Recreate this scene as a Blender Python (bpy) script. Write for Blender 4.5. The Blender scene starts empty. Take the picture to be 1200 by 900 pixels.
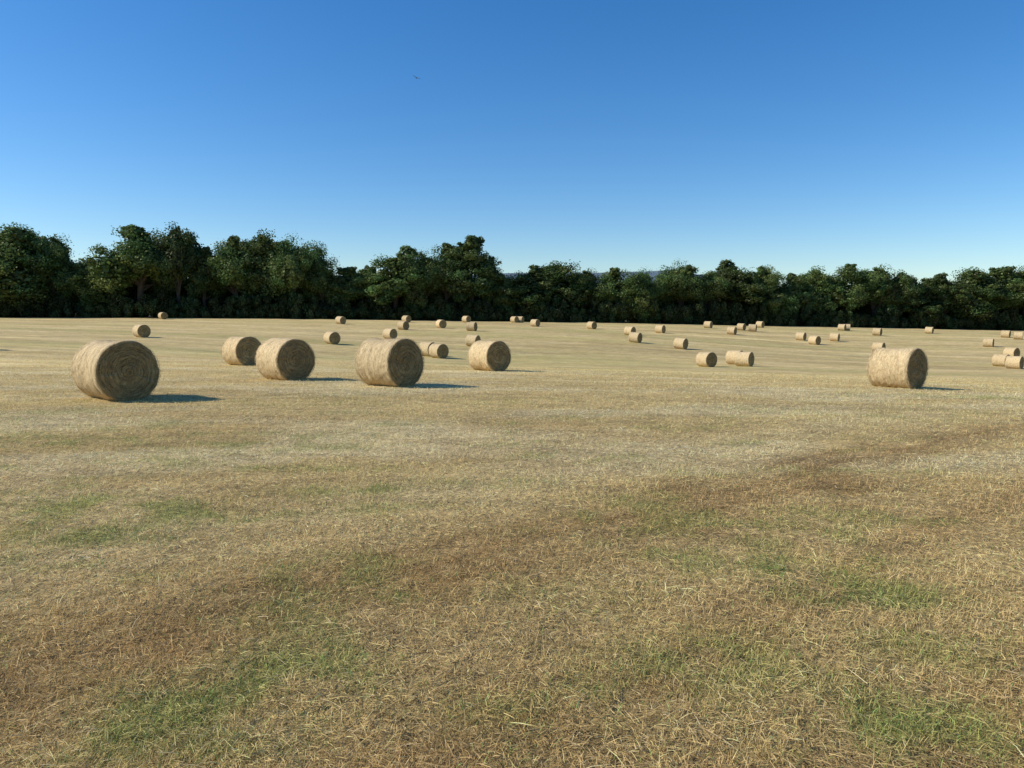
import bpy, math, random
import numpy as np
from mathutils import Vector, Matrix
random.seed(3); rng=np.random.default_rng(7)
scene=bpy.context.scene
scene.view_settings.view_transform='Standard'
scene.view_settings.look='None'
scene.view_settings.exposure=0
CAM_Z=1.72

# ------------------------------------------------------------ noise helpers
_tabs={}
def vnoise(x,y,seed=0):
    if seed not in _tabs: _tabs[seed]=np.random.default_rng(1000+seed).random((256,256))
    T=_tabs[seed]
    xi=np.floor(x).astype(int); yi=np.floor(y).astype(int)
    fx=x-xi; fy=y-yi
    fx=fx*fx*(3-2*fx); fy=fy*fy*(3-2*fy)
    a=T[xi&255,yi&255]; b=T[(xi+1)&255,yi&255]; c=T[xi&255,(yi+1)&255]; d=T[(xi+1)&255,(yi+1)&255]
    return (a*(1-fx)+b*fx)*(1-fy)+(c*(1-fx)+d*fx)*fy
def fbm(x,y,seed=0,o=4):
    s=0;a=1;t=0
    for i in range(o):
        s=s+a*vnoise(x*2**i+i*17.3,y*2**i+i*9.1,seed+i); t+=a; a*=.55
    return s/t
def sstep(a,b,x):
    t=np.clip((x-a)/(b-a),0,1); return t*t*(3-2*t)

# ------------------------------------------------------------ terrain
CP=np.array([(0,0,0),(-8,3,0),(8,3,0),(0,-12,0),(0,8,0),(-8.2,15,-.05),(-3.2,19.4,-.2),(-6.6,21.7,-.25),(-11.7,31.8,-.54),
(-.9,30,-.58),(12,23,-.6),(15.8,60,-2.6),(-6.6,62,-2.05),(-17.5,72,-1.25),(-36,72,-.6),(-14,85,-1.2),(15,90,-1.8),(19.4,85,-2.35),
(49.7,75,-3.6),(42.9,105,-2.7),(76,135,-1.95),(-27.7,120,0.0),(12.9,120,-.85),(34,130,-1.05),(-97,140,.85),(-49,142,.65),(0,150,-.02),
(45.5,158,-.85),(118,170,-2.3),(0,260,1),(-200,250,1.5),(200,260,-2),(-60,20,-.2),(50,25,-1.5),(0,-100,0),(-200,50,0),(200,60,-4),(-32,45,-.5),(33,45,-2.3)],float)
def _phi(r): return np.sqrt(r*r+18.0**2)
_D=np.sqrt(((CP[:,None,:2]-CP[None,:,:2])**2).sum(-1))
_n=len(CP); _A=np.zeros((_n+1,_n+1)); _A[:_n,:_n]=_phi(_D)-np.eye(_n)*0.25; _A[:_n,_n]=1; _A[_n,:_n]=1
_W=np.linalg.solve(_A,np.append(CP[:,2],0))
def height(x,y):
    x=np.asarray(x,float); y=np.asarray(y,float)
    r=np.sqrt(x*x+y*y)
    z=np.full(x.shape,_W[-1])
    for i in range(_n):
        z=z+_W[i]*_phi(np.sqrt((x-CP[i,0])**2+(y-CP[i,1])**2))
    k=1-sstep(230,420,r)
    z=np.clip(z,-6,4)*k
    near=1-sstep(20,45,r)
    z=z+near*((fbm(x*.9,y*.9,3)-.5)*.05+(fbm(x*5,y*5,5,3)-.5)*.02)
    z=z+(1-near)*k*(fbm(x*.2,y*.2,8,3)-.5)*.16
    return z

# ------------------------------------------------------------ field colour
greens=[(-2.5,6.2,.6,.35,1.1),(-1.5,7.1,.6,.3,1.0),(-.97,3.4,.3,.3,1.0),(-3.3,5.6,.7,.3,.9),(1.85,4.85,.3,.25,.8),(2.4,4.4,.3,.22,.9),
(-1.4,2.95,.45,.3,1.0),(1.0,3.5,.5,.3,.6),(0.2,3.1,.5,.25,.5),(12.8,19,2.5,.7,.9),(1.6,2.9,.5,.25,.9),(-4.3,9.6,1.4,.5,.5),(2.0,3.5,.4,.3,.6),(-4.2,6.4,.8,.35,.6),(.3,4.3,.4,.25,.4)]
def fields(x,y):
    n1=fbm(x*.9+3,y*1.6,20); n2=fbm(x*3.1,y*3.7,30)
    g=np.zeros_like(x)
    for (cx,cy,sx,sy,a) in greens:
        g=g+a*np.exp(-((x-cx)/sx)**2-((y-cy)/sy)**2)
    g=g*(.2+1.2*sstep(.35,.65,n2))+.6*sstep(.5,.7,n1)*sstep(.36,.6,n2)*(1-.7*sstep(9,20,y))*(1-sstep(24,40,y))
    dv=(-(x+1.56)*.635+(y-3.86)*.772)
    wob=(fbm(x*.7,y*.7,40)-.5)*1.3
    b=np.exp(-((dv+wob-.1)/.5)**2)*(.5+fbm(x*1.5,y*1.5,50))*(.65+.35*np.sin(dv*9+wob*2)**2)
    b=b+.6*np.exp(-((dv+wob*.6+3.1)/.35)**2)+.45*np.exp(-((dv+wob*.6+1.7)/.25)**2)+.3*sstep(.48,.7,fbm(x*.5,y*.8,60))
    b=b*(1-sstep(11,20,np.sqrt(x*x+y*y)))
    p=sstep(.42,.66,fbm(x*.28+y*.05,y*.75-x*.1,70))*sstep(5,9,y)
    p=p*(1-.5*sstep(25,45,y))+.5*np.exp(-((dv+wob-1.9)/.6)**2)
    return np.clip(g,0,1),np.clip(b,0,1),np.clip(p,0,1)
STRAW=np.array([.70,.52,.235]); GREEN=np.array([.28,.32,.09]); BROWN=np.array([.38,.245,.10]); PALE=np.array([.84,.68,.38]); FARG=np.array([.63,.48,.215])
def fieldcol(x,y):
    g,b,p=fields(x,y)
    r=np.sqrt(x*x+y*y)
    far=sstep(25,60,r)
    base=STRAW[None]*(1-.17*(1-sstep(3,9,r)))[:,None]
    base=base*(1-far[:,None])+FARG[None]*far[:,None]
    c=base
    c=c*(1-.65*p[:,None])+PALE[None]*.65*p[:,None]
    c=c*(1-.8*b[:,None])+BROWN[None]*.8*b[:,None]
    c=c*(1-.62*g[:,None])+GREEN[None]*.62*g[:,None]
    s=fbm(x*.02+y*.01,y*.22+x*.05,80,3)
    s2=fbm(x*.05,y*.6+x*.11,84,3)
    far2=sstep(22,45,r)
    k=1+far2*((s-.5)*.45+(s2-.5)*.5)
    # mown swaths running across and slightly away
    sw=np.sin((y*.97+x*.2+(fbm(x*.05,y*.05,140)-.5)*7)*2*np.pi/4.2)
    k=k*(1+.065*sw*sstep(7,16,r)*(.4+fbm(x*.08,y*.2,144)))
    c=c*k[:,None]
    gf=sstep(.5,.66,fbm(x*.03,y*.16+x*.03,90,3))*far2*.38
    c=c*(1-gf[:,None])+np.array([.45,.42,.15])[None]*gf[:,None]
    return np.clip(c,0.01,.9)

# ------------------------------------------------------------ mesh helper
def make_mesh(name,verts,quads,cols=None,tris=None,smooth=False):
    me=bpy.data.meshes.new(name)
    verts=np.asarray(verts,np.float32)
    q=np.asarray(quads,np.int32).reshape(-1,4)
    L=q.ravel(); st=np.arange(len(q))*4; tt=np.full(len(q),4)
    if tris is not None and len(tris):
        t=np.asarray(tris,np.int32).reshape(-1,3)
        st=np.concatenate([st,len(L)+np.arange(len(t))*3]); tt=np.concatenate([tt,np.full(len(t),3)])
        L=np.concatenate([L,t.ravel()])
    me.vertices.add(len(verts)); me.vertices.foreach_set('co',verts.ravel())
    me.loops.add(len(L)); me.loops.foreach_set('vertex_index',L.astype(np.int32))
    me.polygons.add(len(st)); me.polygons.foreach_set('loop_start',st.astype(np.int32))
    try: me.polygons.foreach_set('loop_total',tt.astype(np.int32))
    except Exception: pass
    me.polygons.foreach_set('use_smooth',np.full(len(st),smooth,dtype=bool))
    if cols is not None:
        ca=me.color_attributes.new('Col','FLOAT_COLOR','POINT')
        c=np.ones((len(verts),4),np.float32); c[:,:cols.shape[1]]=cols
        ca.data.foreach_set('color',c.ravel())
    me.update(calc_edges=True); me.validate()
    return me
def add(name,me,mat=None,parent=None):
    o=bpy.data.objects.new(name,me); scene.collection.objects.link(o)
    if mat and me is not None and not me.materials: me.materials.append(mat)
    if parent: o.parent=parent
    return o

# ------------------------------------------------------------ materials
def newmat(name):
    m=bpy.data.materials.new(name); m.use_nodes=True
    nt=m.node_tree; nt.nodes.clear(); return m,nt,nt.nodes,nt.links
def N(nodes,t,**kw):
    n=nodes.new(t)
    for k,v in kw.items(): setattr(n,k,v)
    return n
def mathn(nt,op,a,b=None,clamp=False):
    n=nt.nodes.new('ShaderNodeMath'); n.operation=op; n.use_clamp=clamp
    for i,v in enumerate((a,b)):
        if v is None: continue
        if isinstance(v,(int,float)): n.inputs[i].default_value=v
        else: nt.links.new(v,n.inputs[i])
    return n.outputs[0]
def maprange(nt,v,a,b,c,d):
    n=nt.nodes.new('ShaderNodeMapRange'); nt.links.new(v,n.inputs[0])
    for i,k in enumerate((a,b,c,d)): n.inputs[i+1].default_value=k
    return n.outputs[0]
def noise(nt,vec,scale,detail=4,rough=.6,mapping=None):
    if mapping:
        mp=nt.nodes.new('ShaderNodeMapping'); nt.links.new(vec,mp.inputs[0])
        mp.inputs['Scale'].default_value=mapping[0]; mp.inputs['Rotation'].default_value=mapping[1]; vec=mp.outputs[0]
    n=nt.nodes.new('ShaderNodeTexNoise'); nt.links.new(vec,n.inputs['Vector'])
    n.inputs['Scale'].default_value=scale; n.inputs['Detail'].default_value=detail; n.inputs['Roughness'].default_value=rough
    return n.outputs['Fac']
def vscale(nt,col,fac):
    n=nt.nodes.new('ShaderNodeVectorMath'); n.operation='SCALE'; nt.links.new(col,n.inputs[0]); nt.links.new(fac,n.inputs['Scale']); return n.outputs[0]

mg,nt,nd,lk=newmat('dry_field'); out=N(nd,'ShaderNodeOutputMaterial'); bs=N(nd,'ShaderNodeBsdfPrincipled'); lk.new(bs.outputs[0],out.inputs[0])
tc=N(nd,'ShaderNodeTexCoord'); vec=tc.outputs['Object']
at=N(nd,'ShaderNodeAttribute',attribute_name='Col')
n1=noise(nt,vec,14,5,.7); n2=noise(nt,vec,1.0,5,.65,((1.2,2.6,1),(0,0,.25))); n4=noise(nt,vec,1.0,5,.7,((.12,.9,1),(0,0,-.15)))
f=mathn(nt,'MULTIPLY',maprange(nt,n1,.25,.75,.4,1.4),maprange(nt,n2,.25,.75,.64,1.3))
f=mathn(nt,'MULTIPLY',f,maprange(nt,n4,.3,.7,.86,1.13))
lk.new(vscale(nt,at.outputs['Color'],f),bs.inputs['Base Color'])
bs.inputs['Roughness'].default_value=.95; bs.inputs['Specular IOR Level'].default_value=.1
bp=N(nd,'ShaderNodeBump'); bp.inputs['Strength'].default_value=.8; bp.inputs['Distance'].default_value=.06
lk.new(n1,bp.inputs['Height']); lk.new(bp.outputs[0],bs.inputs['Normal'])

def blade_mat(name,trans=.25,rough=.7,rand=None):
    m,nt,nd,lk=newmat(name); out=N(nd,'ShaderNodeOutputMaterial'); bs=N(nd,'ShaderNodeBsdfDiffuse')
    at=N(nd,'ShaderNodeAttribute',attribute_name='Col'); col=at.outputs['Color']
    if rand:
        oi=N(nd,'ShaderNodeObjectInfo'); col=vscale(nt,col,maprange(nt,oi.outputs['Random'],0,1,rand[0],rand[1]))
    tr=N(nd,'ShaderNodeBsdfTranslucent'); mx=N(nd,'ShaderNodeMixShader'); mx.inputs[0].default_value=trans
    lk.new(col,bs.inputs['Color']); lk.new(col,tr.inputs[0])
    gl=N(nd,'ShaderNodeBsdfGlossy'); gl.inputs['Roughness'].default_value=rough; gl.inputs[0].default_value=(.5,.5,.5,1)
    mx2=N(nd,'ShaderNodeMixShader'); mx2.inputs[0].default_value=.03
    lk.new(bs.outputs[0],mx.inputs[1]); lk.new(tr.outputs[0],mx.inputs[2]); lk.new(mx.outputs[0],mx2.inputs[1]); lk.new(gl.outputs[0],mx2.inputs[2]); lk.new(mx2.outputs[0],out.inputs[0])
    return m
m_straw=blade_mat('straw_blades',.3,.5)
m_leaf=blade_mat('foliage',.25,.45,(.7,1.45))

m_bark,nt,nd,lk=newmat('bark'); out=N(nd,'ShaderNodeOutputMaterial'); bs=N(nd,'ShaderNodeBsdfPrincipled'); lk.new(bs.outputs[0],out.inputs[0])
tc=N(nd,'ShaderNodeTexCoord'); cr=N(nd,'ShaderNodeValToRGB'); lk.new(noise(nt,tc.outputs['Object'],3,5,.7,((3,3,.5),(0,0,0))),cr.inputs[0])
cr.color_ramp.elements[0].color=(.03,.022,.015,1); cr.color_ramp.elements[1].color=(.13,.1,.07,1); lk.new(cr.outputs[0],bs.inputs['Base Color']); bs.inputs['Roughness'].default_value=.9

# bale
m_bale,nt,nd,lk=newmat('hay'); out=N(nd,'ShaderNodeOutputMaterial'); bs=N(nd,'ShaderNodeBsdfPrincipled'); lk.new(bs.outputs[0],out.inputs[0])
tc=N(nd,'ShaderNodeTexCoord'); sp=N(nd,'ShaderNodeSeparateXYZ'); lk.new(tc.outputs['Object'],sp.inputs[0])
X,Y,Z=sp.outputs
th=mathn(nt,'ARCTAN2',Z,Y); rr=mathn(nt,'SQRT',mathn(nt,'ADD',mathn(nt,'MULTIPLY',Y,Y),mathn(nt,'MULTIPLY',Z,Z)))
def comb(a,b,c):
    n=nt.nodes.new('ShaderNodeCombineXYZ')
    for i,v in enumerate((a,b,c)):
        if isinstance(v,(int,float)): n.inputs[i].default_value=v
        else: nt.links.new(v,n.inputs[i])
    return n.outputs[0]
sv=comb(mathn(nt,'MULTIPLY',X,50),mathn(nt,'MULTIPLY',Z,5),mathn(nt,'MULTIPLY',Y,5))
sn=noise(nt,sv,1,5,.75); sn2=noise(nt,tc.outputs['Object'],24,5,.8); sn3=noise(nt,tc.outputs['Object'],55,3,.7)
ev=comb(mathn(nt,'MULTIPLY',mathn(nt,'ADD',rr,mathn(nt,'MULTIPLY',th,.012)),26),mathn(nt,'MULTIPLY',Y,3),mathn(nt,'MULTIPLY',Z,3))
en=noise(nt,ev,1,5,.7)
at=N(nd,'ShaderNodeAttribute',attribute_name='Col'); es=N(nd,'ShaderNodeSeparateColor'); lk.new(at.outputs['Color'],es.inputs[0])
r1=N(nd,'ShaderNodeValToRGB'); lk.new(mathn(nt,'ADD',mathn(nt,'MULTIPLY',sn,.6),mathn(nt,'MULTIPLY',sn2,.4)),r1.inputs[0])
e=r1.color_ramp.elements; e[0].position=.36; e[0].color=(.30,.205,.095,1); e[1].position=.62; e[1].color=(.82,.66,.40,1)
r2=N(nd,'ShaderNodeValToRGB'); lk.new(mathn(nt,'ADD',mathn(nt,'MULTIPLY',en,.65),mathn(nt,'MULTIPLY',sn3,.35)),r2.inputs[0])
e=r2.color_ramp.elements; e[0].position=.38; e[0].color=(.075,.05,.02,1); e[1].position=.62; e[1].color=(.48,.34,.15,1)
mx=N(nd,'ShaderNodeMix',data_type='RGBA'); lk.new(es.outputs[0],mx.inputs[0]); lk.new(r1.outputs[0],mx.inputs[6]); lk.new(r2.outputs[0],mx.inputs[7])
oi=N(nd,'ShaderNodeObjectInfo')
lk.new(vscale(nt,mx.outputs[2],maprange(nt,oi.outputs['Random'],0,1,.87,1.07)),bs.inputs['Base Color'])
bs.inputs['Roughness'].default_value=.85; bs.inputs['Specular IOR Level'].default_value=.15
bp=N(nd,'ShaderNodeBump'); bp.inputs['Strength'].default_value=.7; bp.inputs['Distance'].default_value=.025
hh=mathn(nt,'ADD',mathn(nt,'MULTIPLY',sn,.5),mathn(nt,'MULTIPLY',sn3,.5)); hh=mathn(nt,'ADD',hh,mathn(nt,'MULTIPLY',mathn(nt,'MULTIPLY',en,es.outputs[0]),1.6))
lk.new(hh,bp.inputs['Height']); lk.new(bp.outputs[0],bs.inputs['Normal'])

# ------------------------------------------------------------ ground mesh
def axis(start,step,fine,growth,maxstep,mid,end):
    a=[start];s=step
    while a[-1]<end:
        if a[-1]>fine: s=min(s*growth,maxstep) if a[-1]<mid else s*1.25
        a.append(a[-1]+s)
    return a
xp=axis(0,.09,7,1.025,1.5,135,6000); xs=np.array([-v for v in xp[:0:-1]]+xp)
ys=axis(1.5,.08,14,1.018,.9,185,6000); yb=[-v for v in axis(0,.4,2,1.3,1e9,3,6000)][::-1]; yb=[v+1.1 for v in yb]
ys=np.array(yb+ys)
gx,gy=np.meshgrid(xs,ys); fx,fy=gx.ravel(),gy.ravel()
fz=height(fx,fy); nx,ny=len(xs),len(ys)
idx=np.arange(nx*ny).reshape(ny,nx)
quads=np.stack([idx[:-1,:-1],idx[:-1,1:],idx[1:,1:],idx[1:,:-1]],-1).reshape(-1,4)
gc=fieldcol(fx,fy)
rf=np.sqrt(fx**2+fy**2); kk=sstep(200,260,rf)[:,None]; gc=gc*(1-kk)+np.array([.07,.11,.035])[None]*kk
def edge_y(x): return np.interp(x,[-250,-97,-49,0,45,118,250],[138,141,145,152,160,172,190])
ud=sstep(-1,2.5,fy-edge_y(fx))*(fy<400); gc=gc*(1-ud[:,None])+np.array([.06,.06,.025])[None]*ud[:,None]  # understory shade painted into the ground colour beyond the field edge
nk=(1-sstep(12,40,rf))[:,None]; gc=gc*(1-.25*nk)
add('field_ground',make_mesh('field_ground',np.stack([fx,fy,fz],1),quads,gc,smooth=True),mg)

# ------------------------------------------------------------ ribbons
def ribbons(P,dirs,length,width,lift,sag,cols,side=None):
    n=len(P)
    up=np.array([0,0,1.])
    if side is None:
        side=np.stack([-dirs[:,1],dirs[:,0],np.zeros(n)],1)
        tw=rng.uniform(-.9,.9,n)[:,None]
        side=side*np.cos(tw)+up[None]*np.sin(tw)
    w=side*(width[:,None]/2)
    mid=P+dirs*(length[:,None]*.5)+up*(lift*.5+sag)[:,None]
    tip=P+dirs*length[:,None]+up*lift[:,None]
    V=np.stack([P-w,P+w,mid+w*.9,mid-w*.9,tip+w*.35,tip-w*.35],1).reshape(-1,3)
    b=(np.arange(n)*6)[:,None]
    q=np.concatenate([b+np.array([[0,1,2,3]]),b+np.array([[3,2,4,5]])],1).reshape(-1,4)
    return V,q,np.repeat(cols,6,0)
def scatter(n,d0,d1):
    D=np.exp(rng.uniform(np.log(d0),np.log(d1),n)); X=rng.uniform(-1,1,n)*(D*.78+.8)
    return X,D
Vs=[];Qs=[];Cs=[];off=0
def push(t):
    global off
    V,q,c=t; Vs.append(V);Qs.append(q+off);Cs.append(c);off+=len(V)
n=420000
x,y=scatter(n,2.0,46); g,b,p=fields(x,y)
cl=fbm(x*4,y*4,100,3)
z=height(x,y); fade=1-sstep(18,46,y)
sd_=.28*(.35+.65*fade)
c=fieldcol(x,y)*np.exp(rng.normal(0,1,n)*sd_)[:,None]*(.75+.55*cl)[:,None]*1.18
dry=rng.random(n)<.10*(1-.6*b); c[dry]=PALE*rng.uniform(.75,1.1,dry.sum())[:,None]
dk=rng.random(n)<.12*fade; c[dk]=BROWN*rng.uniform(.45,1.1,dk.sum())[:,None]
ang=rng.uniform(0,2*np.pi,n)
d=np.stack([np.cos(ang),np.sin(ang),np.zeros(n)],1)
ln=np.exp(rng.normal(np.log(.038),.5,n)).clip(.012,.13); wd=rng.uniform(.0012,.0026,n)*(1+y*.12)
lift=ln*rng.uniform(-.05,.4,n)*(.4+cl); base=rng.uniform(0,.024,n)*(.3+cl*1.4)
push(ribbons(np.stack([x,y,z+base],1),d,ln,wd,lift,ln*rng.uniform(0,.1,n),np.clip(c,.01,.88)))
n=170000
x,y=scatter(n,2.0,40); cl=fbm(x*2.3,y*2.3,110,3); keep=rng.random(n)<sstep(.36,.6,cl); x,y,cl=x[keep],y[keep],cl[keep]; n=len(x)
z=height(x,y); c=fieldcol(x,y)*np.exp(rng.normal(0,.22,n))[:,None]*1.2
ang=rng.normal(.2,1.6,n); d=np.stack([np.cos(ang),np.sin(ang),np.zeros(n)],1)
hgt=rng.uniform(.01,.042,n)*(.6+cl)*(1+y*.016)
push(ribbons(np.stack([x,y,z-.004],1),d,hgt*rng.uniform(.1,.9,n),rng.uniform(.0015,.0028,n)*(1+y*.11),hgt,hgt*.08,np.clip(c,.01,.88)))
n=270000
x,y=scatter(n,2.0,28); g,b,p=fields(x,y); keep=rng.random(n)<g*.7+.05; x,y=x[keep],y[keep]; n=len(x)
z=height(x,y); c=np.array([.29,.375,.10])[None]*np.exp(rng.normal(0,.28,n))[:,None]; c[:,0]*=rng.uniform(.75,1.35,n)
ang=rng.uniform(0,6.28,n); d=np.stack([np.cos(ang),np.sin(ang),np.zeros(n)],1)
hgt=rng.uniform(.01,.038,n)
push(ribbons(np.stack([x,y,z+.006],1),d,hgt*rng.uniform(.3,1.3,n),rng.uniform(.0018,.003,n)*(1+y*.08),hgt,hgt*.2,np.clip(c,.01,.6)))
add('grass_stubble',make_mesh('grass_stubble',np.concatenate(Vs),np.concatenate(Qs),np.concatenate(Cs)),m_straw)

# ------------------------------------------------------------ hay bales
R=.625; LEN=1.22
def bale_mesh(seed,nfuzz):
    r0=np.random.default_rng(seed)
    nt_=112; prof=[]
    hl=LEN/2
    for i in range(9): prof.append((-hl, R*.06+(R*.9-R*.06)*i/8,1.0))
    prof+= [(-hl+.005,R*.955,.8),(-hl+.02,R*.992,.3)]
    for i in range(31):
        t=-1+2*i/30; prof.append((t*(hl-.05),R*(1.0-.012*(1-abs(t))**.5+.012*abs(t)**8),0.0))
    prof+= [(hl-.02,R*.992,.3),(hl-.005,R*.955,.8)]
    for i in range(9): prof.append((hl,R*.9-(R*.9-R*.06)*i/8,1.0))
    prof=np.array(prof); npf=len(prof)
    th=np.linspace(0,2*np.pi,nt_,endpoint=False)
    PX,TH=np.meshgrid(prof[:,0],th,indexing='ij'); RR=np.repeat(prof[:,1][:,None],nt_,1); E=np.repeat(prof[:,2][:,None],nt_,1)
    cx,cy=np.cos(TH),np.sin(TH)
    nb=fbm(PX*14+seed,cx*1.2+seed*3.3,seed,3)-.5; nb2=fbm(cx*5+PX*5+seed,cy*5-PX*3,seed+7,3)-.5; nb3=fbm(cx*1.3+9+seed,cy*1.3+PX,seed+11,2)-.5
    RR2=RR+(1-E)*(nb*.035+nb2*.03+nb3*.05)+E*nb3*.05
    sg=np.sign(PX)
    ne=fbm(cx*RR*9+seed,cy*RR*9+seed,seed+20,4)-.5
    PX2=PX+sg*E*(ne*.08+.02*(1-RR/R)+ (nb2*.05))
    Yc=RR2*cx; Zc=RR2*cy
    flat=-R*.955; Zc=np.where(Zc<flat,flat+(Zc-flat)*.25,Zc)
    Yc=Yc*(1+.02*np.clip(-Zc/R,0,1))
    V=np.stack([PX2,Yc,Zc],-1).reshape(-1,3)
    id_=np.arange(npf*nt_).reshape(npf,nt_); idn=np.roll(id_,-1,1)
    q=np.stack([id_[:-1],idn[:-1],idn[1:],id_[1:]],-1).reshape(-1,4)
    c0=len(V); V=np.concatenate([V,[[-hl,0,0],[hl,0,0]]])
    tr=[(c0,idn[0,j],id_[0,j]) for j in range(nt_)]+[(c0+1,id_[-1,j],idn[-1,j]) for j in range(nt_)]
    Cc=np.concatenate([np.repeat(prof[:,2],nt_),[1,1]]); Cc=np.stack([Cc,Cc*0,Cc*0],1)
    def frand(n): return r0.random(n)
    if nfuzz:
        n=nfuzz
        t=frand(n)*2*np.pi; px=(frand(n)*2-1)*hl; ed=frand(n)<.35; px=np.where(ed,np.sign(px)*hl*(1-frand(n)**2*.08),px)
        nrm=np.stack([0*t,np.cos(t),np.sin(t)],1); tan=np.stack([0*t,-np.sin(t),np.cos(t)],1)*np.where(frand(n)<.5,-1,1)[:,None]
        ax=np.array([1.,0,0])[None]
        P=nrm*(R*1.0)+ax*px[:,None]
        dv=tan+ax*r0.normal(0,.55,n)[:,None]+nrm*(r0.normal(.06,.2,n)+ed*.2)[:,None]; dv/=np.linalg.norm(dv,axis=1)[:,None]
        ln=r0.uniform(.04,.14,n)*np.where(ed,.8,1)
        sd=np.cross(dv,nrm); sd/=np.linalg.norm(sd,axis=1)[:,None]+1e-6
        cS=np.array([.78,.63,.39])[None]*r0.uniform(.45,1.12,n)[:,None]
        m=n; t2=frand(m)*2*np.pi; r2=R*np.sqrt(frand(m))*.99; s=np.where(frand(m)<.5,-1.,1.)
        P2=np.stack([s*(hl+.003),r2*np.cos(t2),r2*np.sin(t2)],1)
        tn=np.stack([0*t2,-np.sin(t2),np.cos(t2)],1); rd=np.stack([0*t2,np.cos(t2),np.sin(t2)],1)
        d2=tn*np.where(frand(m)<.5,-1,1)[:,None]+rd*r0.normal(0,.35,m)[:,None]+np.stack([s,0*s,0*s],1)*r0.uniform(.02,.35,m)[:,None]; d2/=np.linalg.norm(d2,axis=1)[:,None]
        s2=np.cross(d2,np.stack([s,0*s,0*s],1)); s2/=np.linalg.norm(s2,axis=1)[:,None]+1e-6
        l2=r0.uniform(.03,.11,m); c2=np.array([.40,.29,.13])[None]*r0.uniform(.35,1.5,m)[:,None]
        P=np.concatenate([P,P2]);dv=np.concatenate([dv,d2]);ln=np.concatenate([ln,l2]);sd=np.concatenate([sd,s2]);cS=np.concatenate([cS,c2])
        ok=P[:,2]>-R*.93; P,dv,ln,sd,cS=P[ok],dv[ok],ln[ok],sd[ok],cS[ok]
        k=len(P)
        rv,rq,rc=ribbons(P,dv,ln,r0.uniform(.003,.006,k),np.zeros(k)-.1*ln,.0*ln,cS,side=sd)
        q=np.concatenate([q,rq+len(V)]); V=np.concatenate([V,rv]); Cc=np.concatenate([Cc,rc])
    nq=len(q); me=make_mesh('hay_bale',V,q,Cc,tris=tr)
    me.materials.append(m_bale); me.materials.append(m_straw)
    mi=np.zeros(nq+len(tr),np.int32)
    if nfuzz: mi[(npf-1)*nt_:nq]=1
    me.polygons.foreach_set('material_index',mi)
    me.polygons.foreach_set('use_smooth',mi==0)
    return me
near_m=[bale_mesh(200+i*31,3400) for i in range(6)]
far_m=[bale_mesh(500+i*31,400) for i in range(4)]
bales=[(-8.38,15.6,-37),(-11.75,32.2,-40),(-6.75,22.0,-44),(-3.25,19.6,-33),(-.92,30.2,-47),(12.12,23.2,-60),
(-7.3,64,-40),(-6.15,62,-48),(-36,72,-42),(-63,134,-42),(-17.5,72,-50),(-27.7,120,-40),(-14,85,-35),(-15.4,105,-42),(-19.2,135,-42),
(-10.7,112,-60),(-8.6,140,-42),(-5.7,105,-20),(-4.1,78,-30),(.5,145,-42),(1.6,146,-30),(3.9,125,-42),(12.9,120,-50),(16.7,105,-42),(15.0,90,-38),
(23,115,-42),(19.4,85,-45),(15.8,60,-62),(35.7,135,-42),(19.7,65.2,-50),(19.3,61.3,-42),(35,118,-42),(40.2,130,-42),(41.2,127,-30),(48.5,145,-42),
(43.7,112,-42),(42.9,105,-55),(48.8,112,-42),(62.3,140,-42),(63.6,141,-20),(47.1,95,-50),(61.6,125,-42),(76,135,-42),(67.6,105,-42),
(83.3,125,-42),(82,120,-35),(58.8,87,-60),(49.7,75,-55),(48.0,70.5,-55),(-32.6,45,-40)]
def H1(x,y): return float(height(np.array([float(x)]),np.array([float(y)]))[0])
for i,(bx,by,az) in enumerate(bales):
    me=near_m[i] if i<6 else far_m[i%4]
    o=add('hay_bale',me)
    e=.4
    hx=(H1(bx+e,by)-H1(bx-e,by))/(2*e); hy=(H1(bx,by+e)-H1(bx,by-e))/(2*e)
    nrm=Vector((-hx,-hy,1)).normalized()
    a=math.radians(az+random.uniform(-5,5)); ax=Vector((math.cos(a),math.sin(a),0)); ax=(ax-nrm*ax.dot(nrm)).normalized()
    yv=nrm.cross(ax)
    Mx=Matrix((ax,yv,nrm)).transposed().to_4x4()
    s=random.uniform(.98,1.02)*(1.02 if i<6 else 1)
    o.matrix_world=Matrix.Translation((bx,by,H1(bx,by)+R*.955*s-.01))@Mx@Matrix.Scale(s,4)

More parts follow.
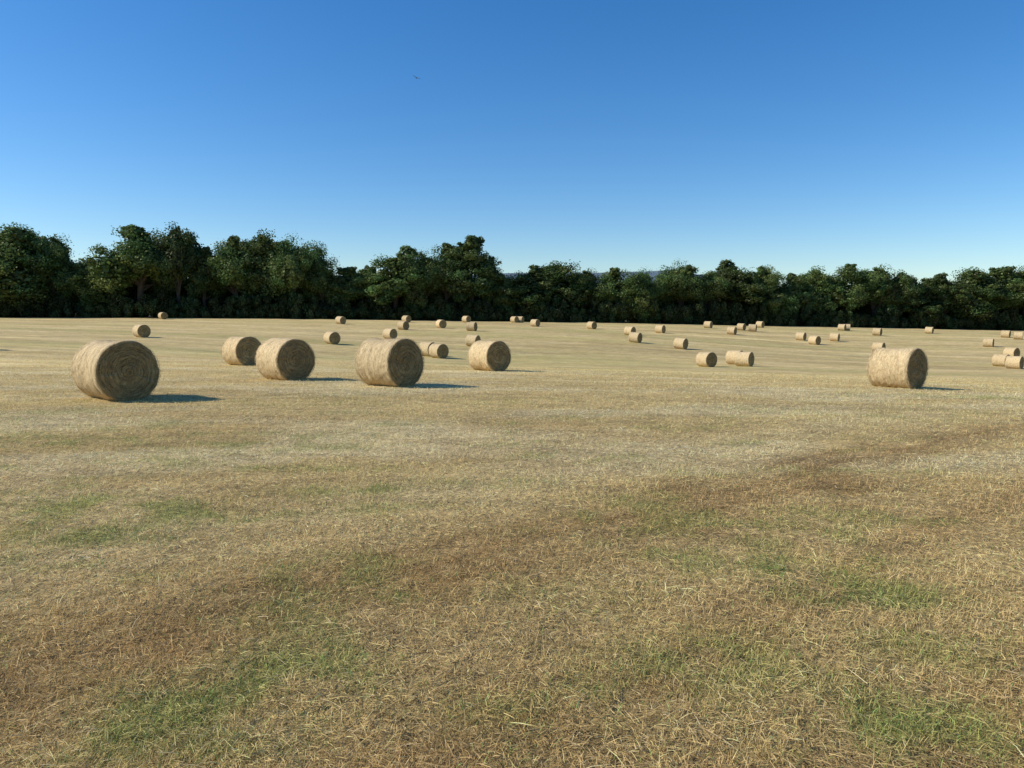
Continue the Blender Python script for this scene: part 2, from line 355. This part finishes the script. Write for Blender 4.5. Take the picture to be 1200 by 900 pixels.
# ------------------------------------------------------------ trees
def tube(p0,p1,r0_,r1_,k=7,seg=4,bend=0,r=None):
    p0=np.array(p0,float);p1=np.array(p1,float); d=p1-p0; L=np.linalg.norm(d); d/=L
    a=np.cross(d,[.3,.9,.1]); a/=np.linalg.norm(a); b=np.cross(d,a); V=[]
    bd=(a*r.normal()+b*r.normal())*bend*L
    for i in range(seg+1):
        t=i/seg; c=p0+(p1-p0)*t+bd*math.sin(math.pi*t); rad=r0_+(r1_-r0_)*t
        for j in range(k):
            an=2*math.pi*j/k; V.append(c+rad*(a*math.cos(an)+b*math.sin(an)))
    q=[(i*k+j,i*k+(j+1)%k,(i+1)*k+(j+1)%k,(i+1)*k+j) for i in range(seg) for j in range(k)]
    return np.array(V),np.array(q)
def leafquads(r,P,v,tilt,smin,smax,base,tint,sig=.25):
    n=len(P)
    nr=v+r.normal(0,tilt,(n,3)); nr/=np.linalg.norm(nr,axis=1)[:,None]
    a=np.cross(nr,r.normal(size=(n,3))); a/=np.linalg.norm(a,axis=1)[:,None]; b=np.cross(nr,a)
    s=r.uniform(smin,smax,n)[:,None]; s2=s*r.uniform(.5,.9,(n,1))
    vv=np.stack([P-a*s,P-b*s2,P+a*s,P+b*s2],1).reshape(-1,3)
    c=np.array(base)*tint*np.exp(r.normal(0,sig,n))[:,None]; c[:,0]*=r.uniform(.8,1.25)
    return vv,np.repeat(c,4,0)
def tree_mesh(seed,H=14.,W=10.,leaves=400,kind=0):
    r=np.random.default_rng(seed); V=[];Q=[];o=0
    def pu(v,q):
        nonlocal o
        V.append(v);Q.append(q+o);o+=len(v)
    lobes=[(0,0,H*.66,W*.28,1.2)]
    nl=6 if kind==0 else 8
    for i in range(nl):
        a=6.283*i/nl+r.uniform(-.4,.4); d=W*r.uniform(.18,.33)
        lobes.append((math.cos(a)*d,math.sin(a)*d,H*r.uniform(.32,.74),W*r.uniform(.15,.23),r.uniform(.85,1.3)))
    for i in range(4): 
        a=r.uniform(0,6.28); d=W*r.uniform(.03,.18); lobes.append((math.cos(a)*d,math.sin(a)*d,H*r.uniform(.72,.9),W*r.uniform(.08,.14),r.uniform(.9,1.5)))
    C=[]
    for lb in lobes:
        k=int(5+lb[3]*5)
        for j in range(k):
            v=r.normal(size=3); v/=np.linalg.norm(v); rad=lb[3]*r.uniform(.65,1.05)
            C.append((np.array([lb[0]+v[0]*rad,lb[1]+v[1]*rad,lb[2]+v[2]*rad*lb[4]]),lb[3]*r.uniform(.26,.5)))
    th=H*.4
    v,q=tube((0,0,-.4),(r.normal(0,.2),r.normal(0,.2),th),H*.028,H*.018,9,5,.02,r); pu(v,q)
    for lb in lobes:
        top=np.array([lb[0],lb[1],lb[2]]); s0=np.array([0,0,th*r.uniform(.6,1.0)]); v,q=tube(s0,top,H*.013,H*.005,6,4,.08,r); pu(v,q)
    for i,(p,cr) in enumerate(C[::2]):
        lb=min(lobes,key=lambda l:np.linalg.norm(np.array(l[:3])-p)); v,q=tube(np.array(lb[:3]),p,H*.005,H*.0015,5,3,.1,r); pu(v,q)
    nb=sum(len(q) for q in Q); nbv=o
    cols=[np.full((nbv,3),.05)]
    base=[.082,.125,.036]
    for lb in lobes:
        n=int(240*lb[3]); v=r.normal(size=(n,3)); v/=np.linalg.norm(v,axis=1)[:,None]
        P=np.array(lb[:3])+v*(lb[3]*.85*r.random(n)**.4)[:,None]*np.array([1,1,lb[4]])
        vv,c=leafquads(r,P,v,.6,.18,.34,base,.75); pu(vv,np.arange(len(vv)).reshape(-1,4)); cols.append(c)
    for (p,cr) in C:
        n=int(leaves*(.4+cr*.5))
        v=r.normal(size=(n,3)); v/=np.linalg.norm(v,axis=1)[:,None]
        lump=1+.3*np.sin(v[:,0]*5+seed+p[0])*np.sin(v[:,1]*5+p[1])*np.sin(v[:,2]*4+p[2])
        rad=cr*1.15*(r.random(n)**.35)*lump*(1+.3*(r.random(n)<.07))
        P=p+v*rad[:,None]*np.array([1.1,1.1,.9])
        vv,c=leafquads(r,P,v,.5,.07,.17,base,r.uniform(.7,1.4)); pu(vv,np.arange(len(vv)).reshape(-1,4)); cols.append(c)
    V=np.concatenate(V);Q=np.concatenate(Q);me=make_mesh('tree',V,Q,np.concatenate(cols))
    me.materials.append(m_leaf); me.materials.append(m_bark)
    mi=np.zeros(len(Q),np.int32); mi[:nb]=1; me.polygons.foreach_set('material_index',mi)
    me['top']=float(np.percentile(V[:,2],99.6)); me['wid']=float(np.percentile(np.abs(V[:,0]),98)*2)
    return me
TM=[tree_mesh(11+i,14,[10,11,9,12,10,8,11,9][i],250,kind=i%2) for i in range(8)]
def bush_mesh(seed):
    r=np.random.default_rng(seed); V=[];cols=[]
    for k in range(26):
        p=np.array([r.uniform(-3.2,3.2),r.uniform(-1.2,1.2),r.uniform(.3,2.9)]); cr=r.uniform(.6,1.1); n=220
        v=r.normal(size=(n,3)); v/=np.linalg.norm(v,axis=1)[:,None]; P=p+v*(cr*r.random(n)**.4)[:,None]; P[:,2]=np.abs(P[:,2])
        vv,c=leafquads(r,P,v,.5,.08,.2,[.048,.07,.022],r.uniform(.5,1.3)); V.append(vv); cols.append(c)
    V=np.concatenate(V); me=make_mesh('bush',V,np.arange(len(V)).reshape(-1,4),np.concatenate(cols)); me.materials.append(m_leaf); return me
BM=[bush_mesh(70+i) for i in range(4)]
row=bpy.data.objects.new('distant_tree_row',None); scene.collection.objects.link(row)
hedge=bpy.data.objects.new('distant_hedgerow',None); scene.collection.objects.link(hedge)
def put_tree(x,y,h,w,k=None):
    me=TM[random.randrange(8) if k is None else k]; o=add('tree',me,parent=row)
    o.location=(x,y,H1(x,y)-.2); sz=h/me['top']; sw=w/me['wid']
    o.scale=(sw,sw*random.uniform(.9,1.1),sz); o.rotation_euler=(0,0,random.uniform(0,6.28))
front=[(-118,17,14),(-106,17,14),(-97.5,17.6,13),(-90.5,15.6,8),(-85,11,7),(-79.5,11.4,6),(-73.5,18.0,13),(-66,17.8,7),(-61.5,14,6),
(-56,16.2,10),(-50,16.6,10),(-44,15.6,9),(-38.5,12.5,6),(-34,10.6,7),(-29.5,11,6),(-24,14.9,10),(-18.5,13.2,7),(-13.5,16,9),(-8.5,17.4,9),(-4.8,13.5,5),
(-1,9.3,5),(3.5,11.8,8),(9.8,12.6,10),(15.5,11,7),(18,8.3,5),(22.5,11.8,10),(28,11,8),(32,8.3,5),(37.5,12.9,10),(43.5,11.4,8),(50,14.4,10),(57,13.1,9),(63,11.8,7),(69.5,12.9,9),(76.5,14.3,10),
(83.5,13.7,9),(89,12.7,7),(95,11.5,8),(101,12.7,8),(108,14,10),(115,14.7,9),(122,15,10),(131,16,12),(142,16,12)]
for (x,h,w) in front:
    put_tree(x,float(edge_y(x))+5+random.uniform(-1,2),h,w*1.2)
x=-125
while x<150:
    hh=np.interp(x,[-125,-60,-35,-2,30,60,110,150],[10.5,10.5,8.6,7.0,7.0,9.0,9.8,10.5]); put_tree(x,float(edge_y(x))+13+random.uniform(-2,3),hh*random.uniform(.8,1.03),random.uniform(8,11)); x+=random.uniform(4,6)
for yo,hf in ((1.6,1.0),(9.5,1.5)):
    x=-125
    while x<150:
        o=add('bush',BM[random.randrange(4)],parent=hedge); y=float(edge_y(x))+yo+random.uniform(-.6,1.2); o.location=(x,y,H1(x,y)-.1); o.scale=(1,1,random.uniform(.7,1.6)*hf); o.rotation_euler=(0,0,random.choice([0,math.pi])+random.uniform(-.2,.2)); x+=random.uniform(2.5,4)

# ------------------------------------------------------------ distant hills
mh,nt,nd,lk=newmat('distant_hills'); out=N(nd,'ShaderNodeOutputMaterial'); bs=N(nd,'ShaderNodeBsdfPrincipled'); lk.new(bs.outputs[0],out.inputs[0])
tc=N(nd,'ShaderNodeTexCoord'); cr=N(nd,'ShaderNodeValToRGB'); lk.new(noise(nt,tc.outputs['Object'],.006,5,.6),cr.inputs[0])
cr.color_ramp.elements[0].color=(.08,.13,.18,1); cr.color_ramp.elements[1].color=(.12,.165,.20,1); cr.color_ramp.elements[0].position=.4; cr.color_ramp.elements[1].position=.6  # bluish ramp: aerial haze mixed straight into the hill colour
lk.new(cr.outputs[0],bs.inputs['Base Color']); bs.inputs['Roughness'].default_value=1
hx=np.linspace(-4500,4500,240); hv=np.linspace(0,1,24)
HX,HV=np.meshgrid(hx,hv); prof=np.interp(HX.ravel(),[-4500,-1500,-500,-50,400,700,1000,1500,4500],[60,90,140,188,192,202,150,70,50]).reshape(HX.shape)
HZ=prof*np.sin(HV*np.pi)**.8+(fbm(HX*.004,HV*4,130)-.5)*14-6; HY=2700+HV*1400
idx=np.arange(HX.size).reshape(HX.shape); q=np.stack([idx[:-1,:-1],idx[:-1,1:],idx[1:,1:],idx[1:,:-1]],-1).reshape(-1,4)
add('distant_hills',make_mesh('distant_hills',np.stack([HX.ravel(),HY.ravel(),HZ.ravel()],1),q,smooth=True),mh)

# ------------------------------------------------------------ bird
mb,nt,nd,lk=newmat('feathers'); out=N(nd,'ShaderNodeOutputMaterial'); bs=N(nd,'ShaderNodeBsdfPrincipled'); lk.new(bs.outputs[0],out.inputs[0])
tc=N(nd,'ShaderNodeTexCoord'); cr=N(nd,'ShaderNodeValToRGB'); lk.new(noise(nt,tc.outputs['Object'],30,3),cr.inputs[0]); cr.color_ramp.elements[0].color=(.012,.012,.015,1); cr.color_ramp.elements[1].color=(.05,.045,.04,1); lk.new(cr.outputs[0],bs.inputs['Base Color'])
bv=[];bq=[];k=10
sec=[(-.13,.012,.008),(-.09,.022,.018),(-.03,.036,.036),(.03,.036,.036),(.075,.022,.024),(.1,.026,.026),(.12,.016,.018),(.145,.003,.003)]
for (px,ry,rz) in sec:
    for j in range(k):
        a=2*math.pi*j/k; bv.append((px,ry*math.cos(a),rz*math.sin(a)))
for i in range(len(sec)-1):
    for j in range(k): bq.append((i*k+j,i*k+(j+1)%k,(i+1)*k+(j+1)%k,(i+1)*k+j))
def wing(s):
    pts=[(.05,.02,.02,-.04),(.075,.12,.065,-.05),(.05,.2,.075,-.035),(-.02,.33,.05,-.05)]
    b=len(bv)
    for (lx,yy,zz,tx) in pts: bv.extend([(lx,s*yy,zz),(lx-.02,s*yy,zz+.008),(tx,s*yy,zz-.004)])
    for i in range(3):
        a=b+i*3; c=a+3; bq.extend([(a,c,c+1,a+1),(a+1,c+1,c+2,a+2),(a+2,c+2,c,a)])
wing(1);wing(-1)
b=len(bv); bv.extend([(-.12,-.008,0),(-.12,.008,0),(-.22,.04,0),(-.22,-.04,0)]); bq.append((b,b+1,b+2,b+3))
bird=add('flying_bird',make_mesh('flying_bird',np.array(bv),np.array(bq)),mb)
bird.location=(-7.5,60,CAM_Z+60*.306); bird.rotation_euler=(.35,0,math.radians(110))

# ------------------------------------------------------------ light
SAZ=math.radians(182); SEL=math.radians(35)
sd=Vector((math.cos(SAZ)*math.cos(SEL),math.sin(SAZ)*math.cos(SEL),math.sin(SEL)))
sun=bpy.data.lights.new('sun','SUN'); sun.energy=5.0; sun.angle=math.radians(.5); sun.color=(1,.91,.74)
so=bpy.data.objects.new('sun',sun); scene.collection.objects.link(so); so.rotation_euler=sd.to_track_quat('Z','Y').to_euler()
w=bpy.data.worlds.new('World'); scene.world=w; w.use_nodes=True; nt=w.node_tree; bg=nt.nodes['Background']
sk=nt.nodes.new('ShaderNodeTexSky'); sk.sky_type='NISHITA'; sk.sun_disc=False; sk.sun_elevation=SEL; sk.sun_rotation=math.pi/2-SAZ
sk.air_density=1.0; sk.dust_density=.25; sk.ozone_density=4.5; sk.altitude=0
hs=nt.nodes.new('ShaderNodeHueSaturation'); hs.inputs['Saturation'].default_value=1.28; hs.inputs['Hue'].default_value=.504; hs.inputs['Value'].default_value=1.0
nt.links.new(sk.outputs[0],hs.inputs['Color']); nt.links.new(hs.outputs[0],bg.inputs[0]); bg.inputs[1].default_value=.145

# ------------------------------------------------------------ camera
cd=bpy.data.cameras.new('camera'); co=bpy.data.objects.new('camera',cd); scene.collection.objects.link(co); scene.camera=co
cd.sensor_width=36; cd.lens=26.0; cd.clip_end=20000; cd.clip_start=.05
co.location=(0,0,CAM_Z+H1(0,0)); co.rotation_euler=(math.radians(90-math.degrees(math.atan(83/867))),0,0)
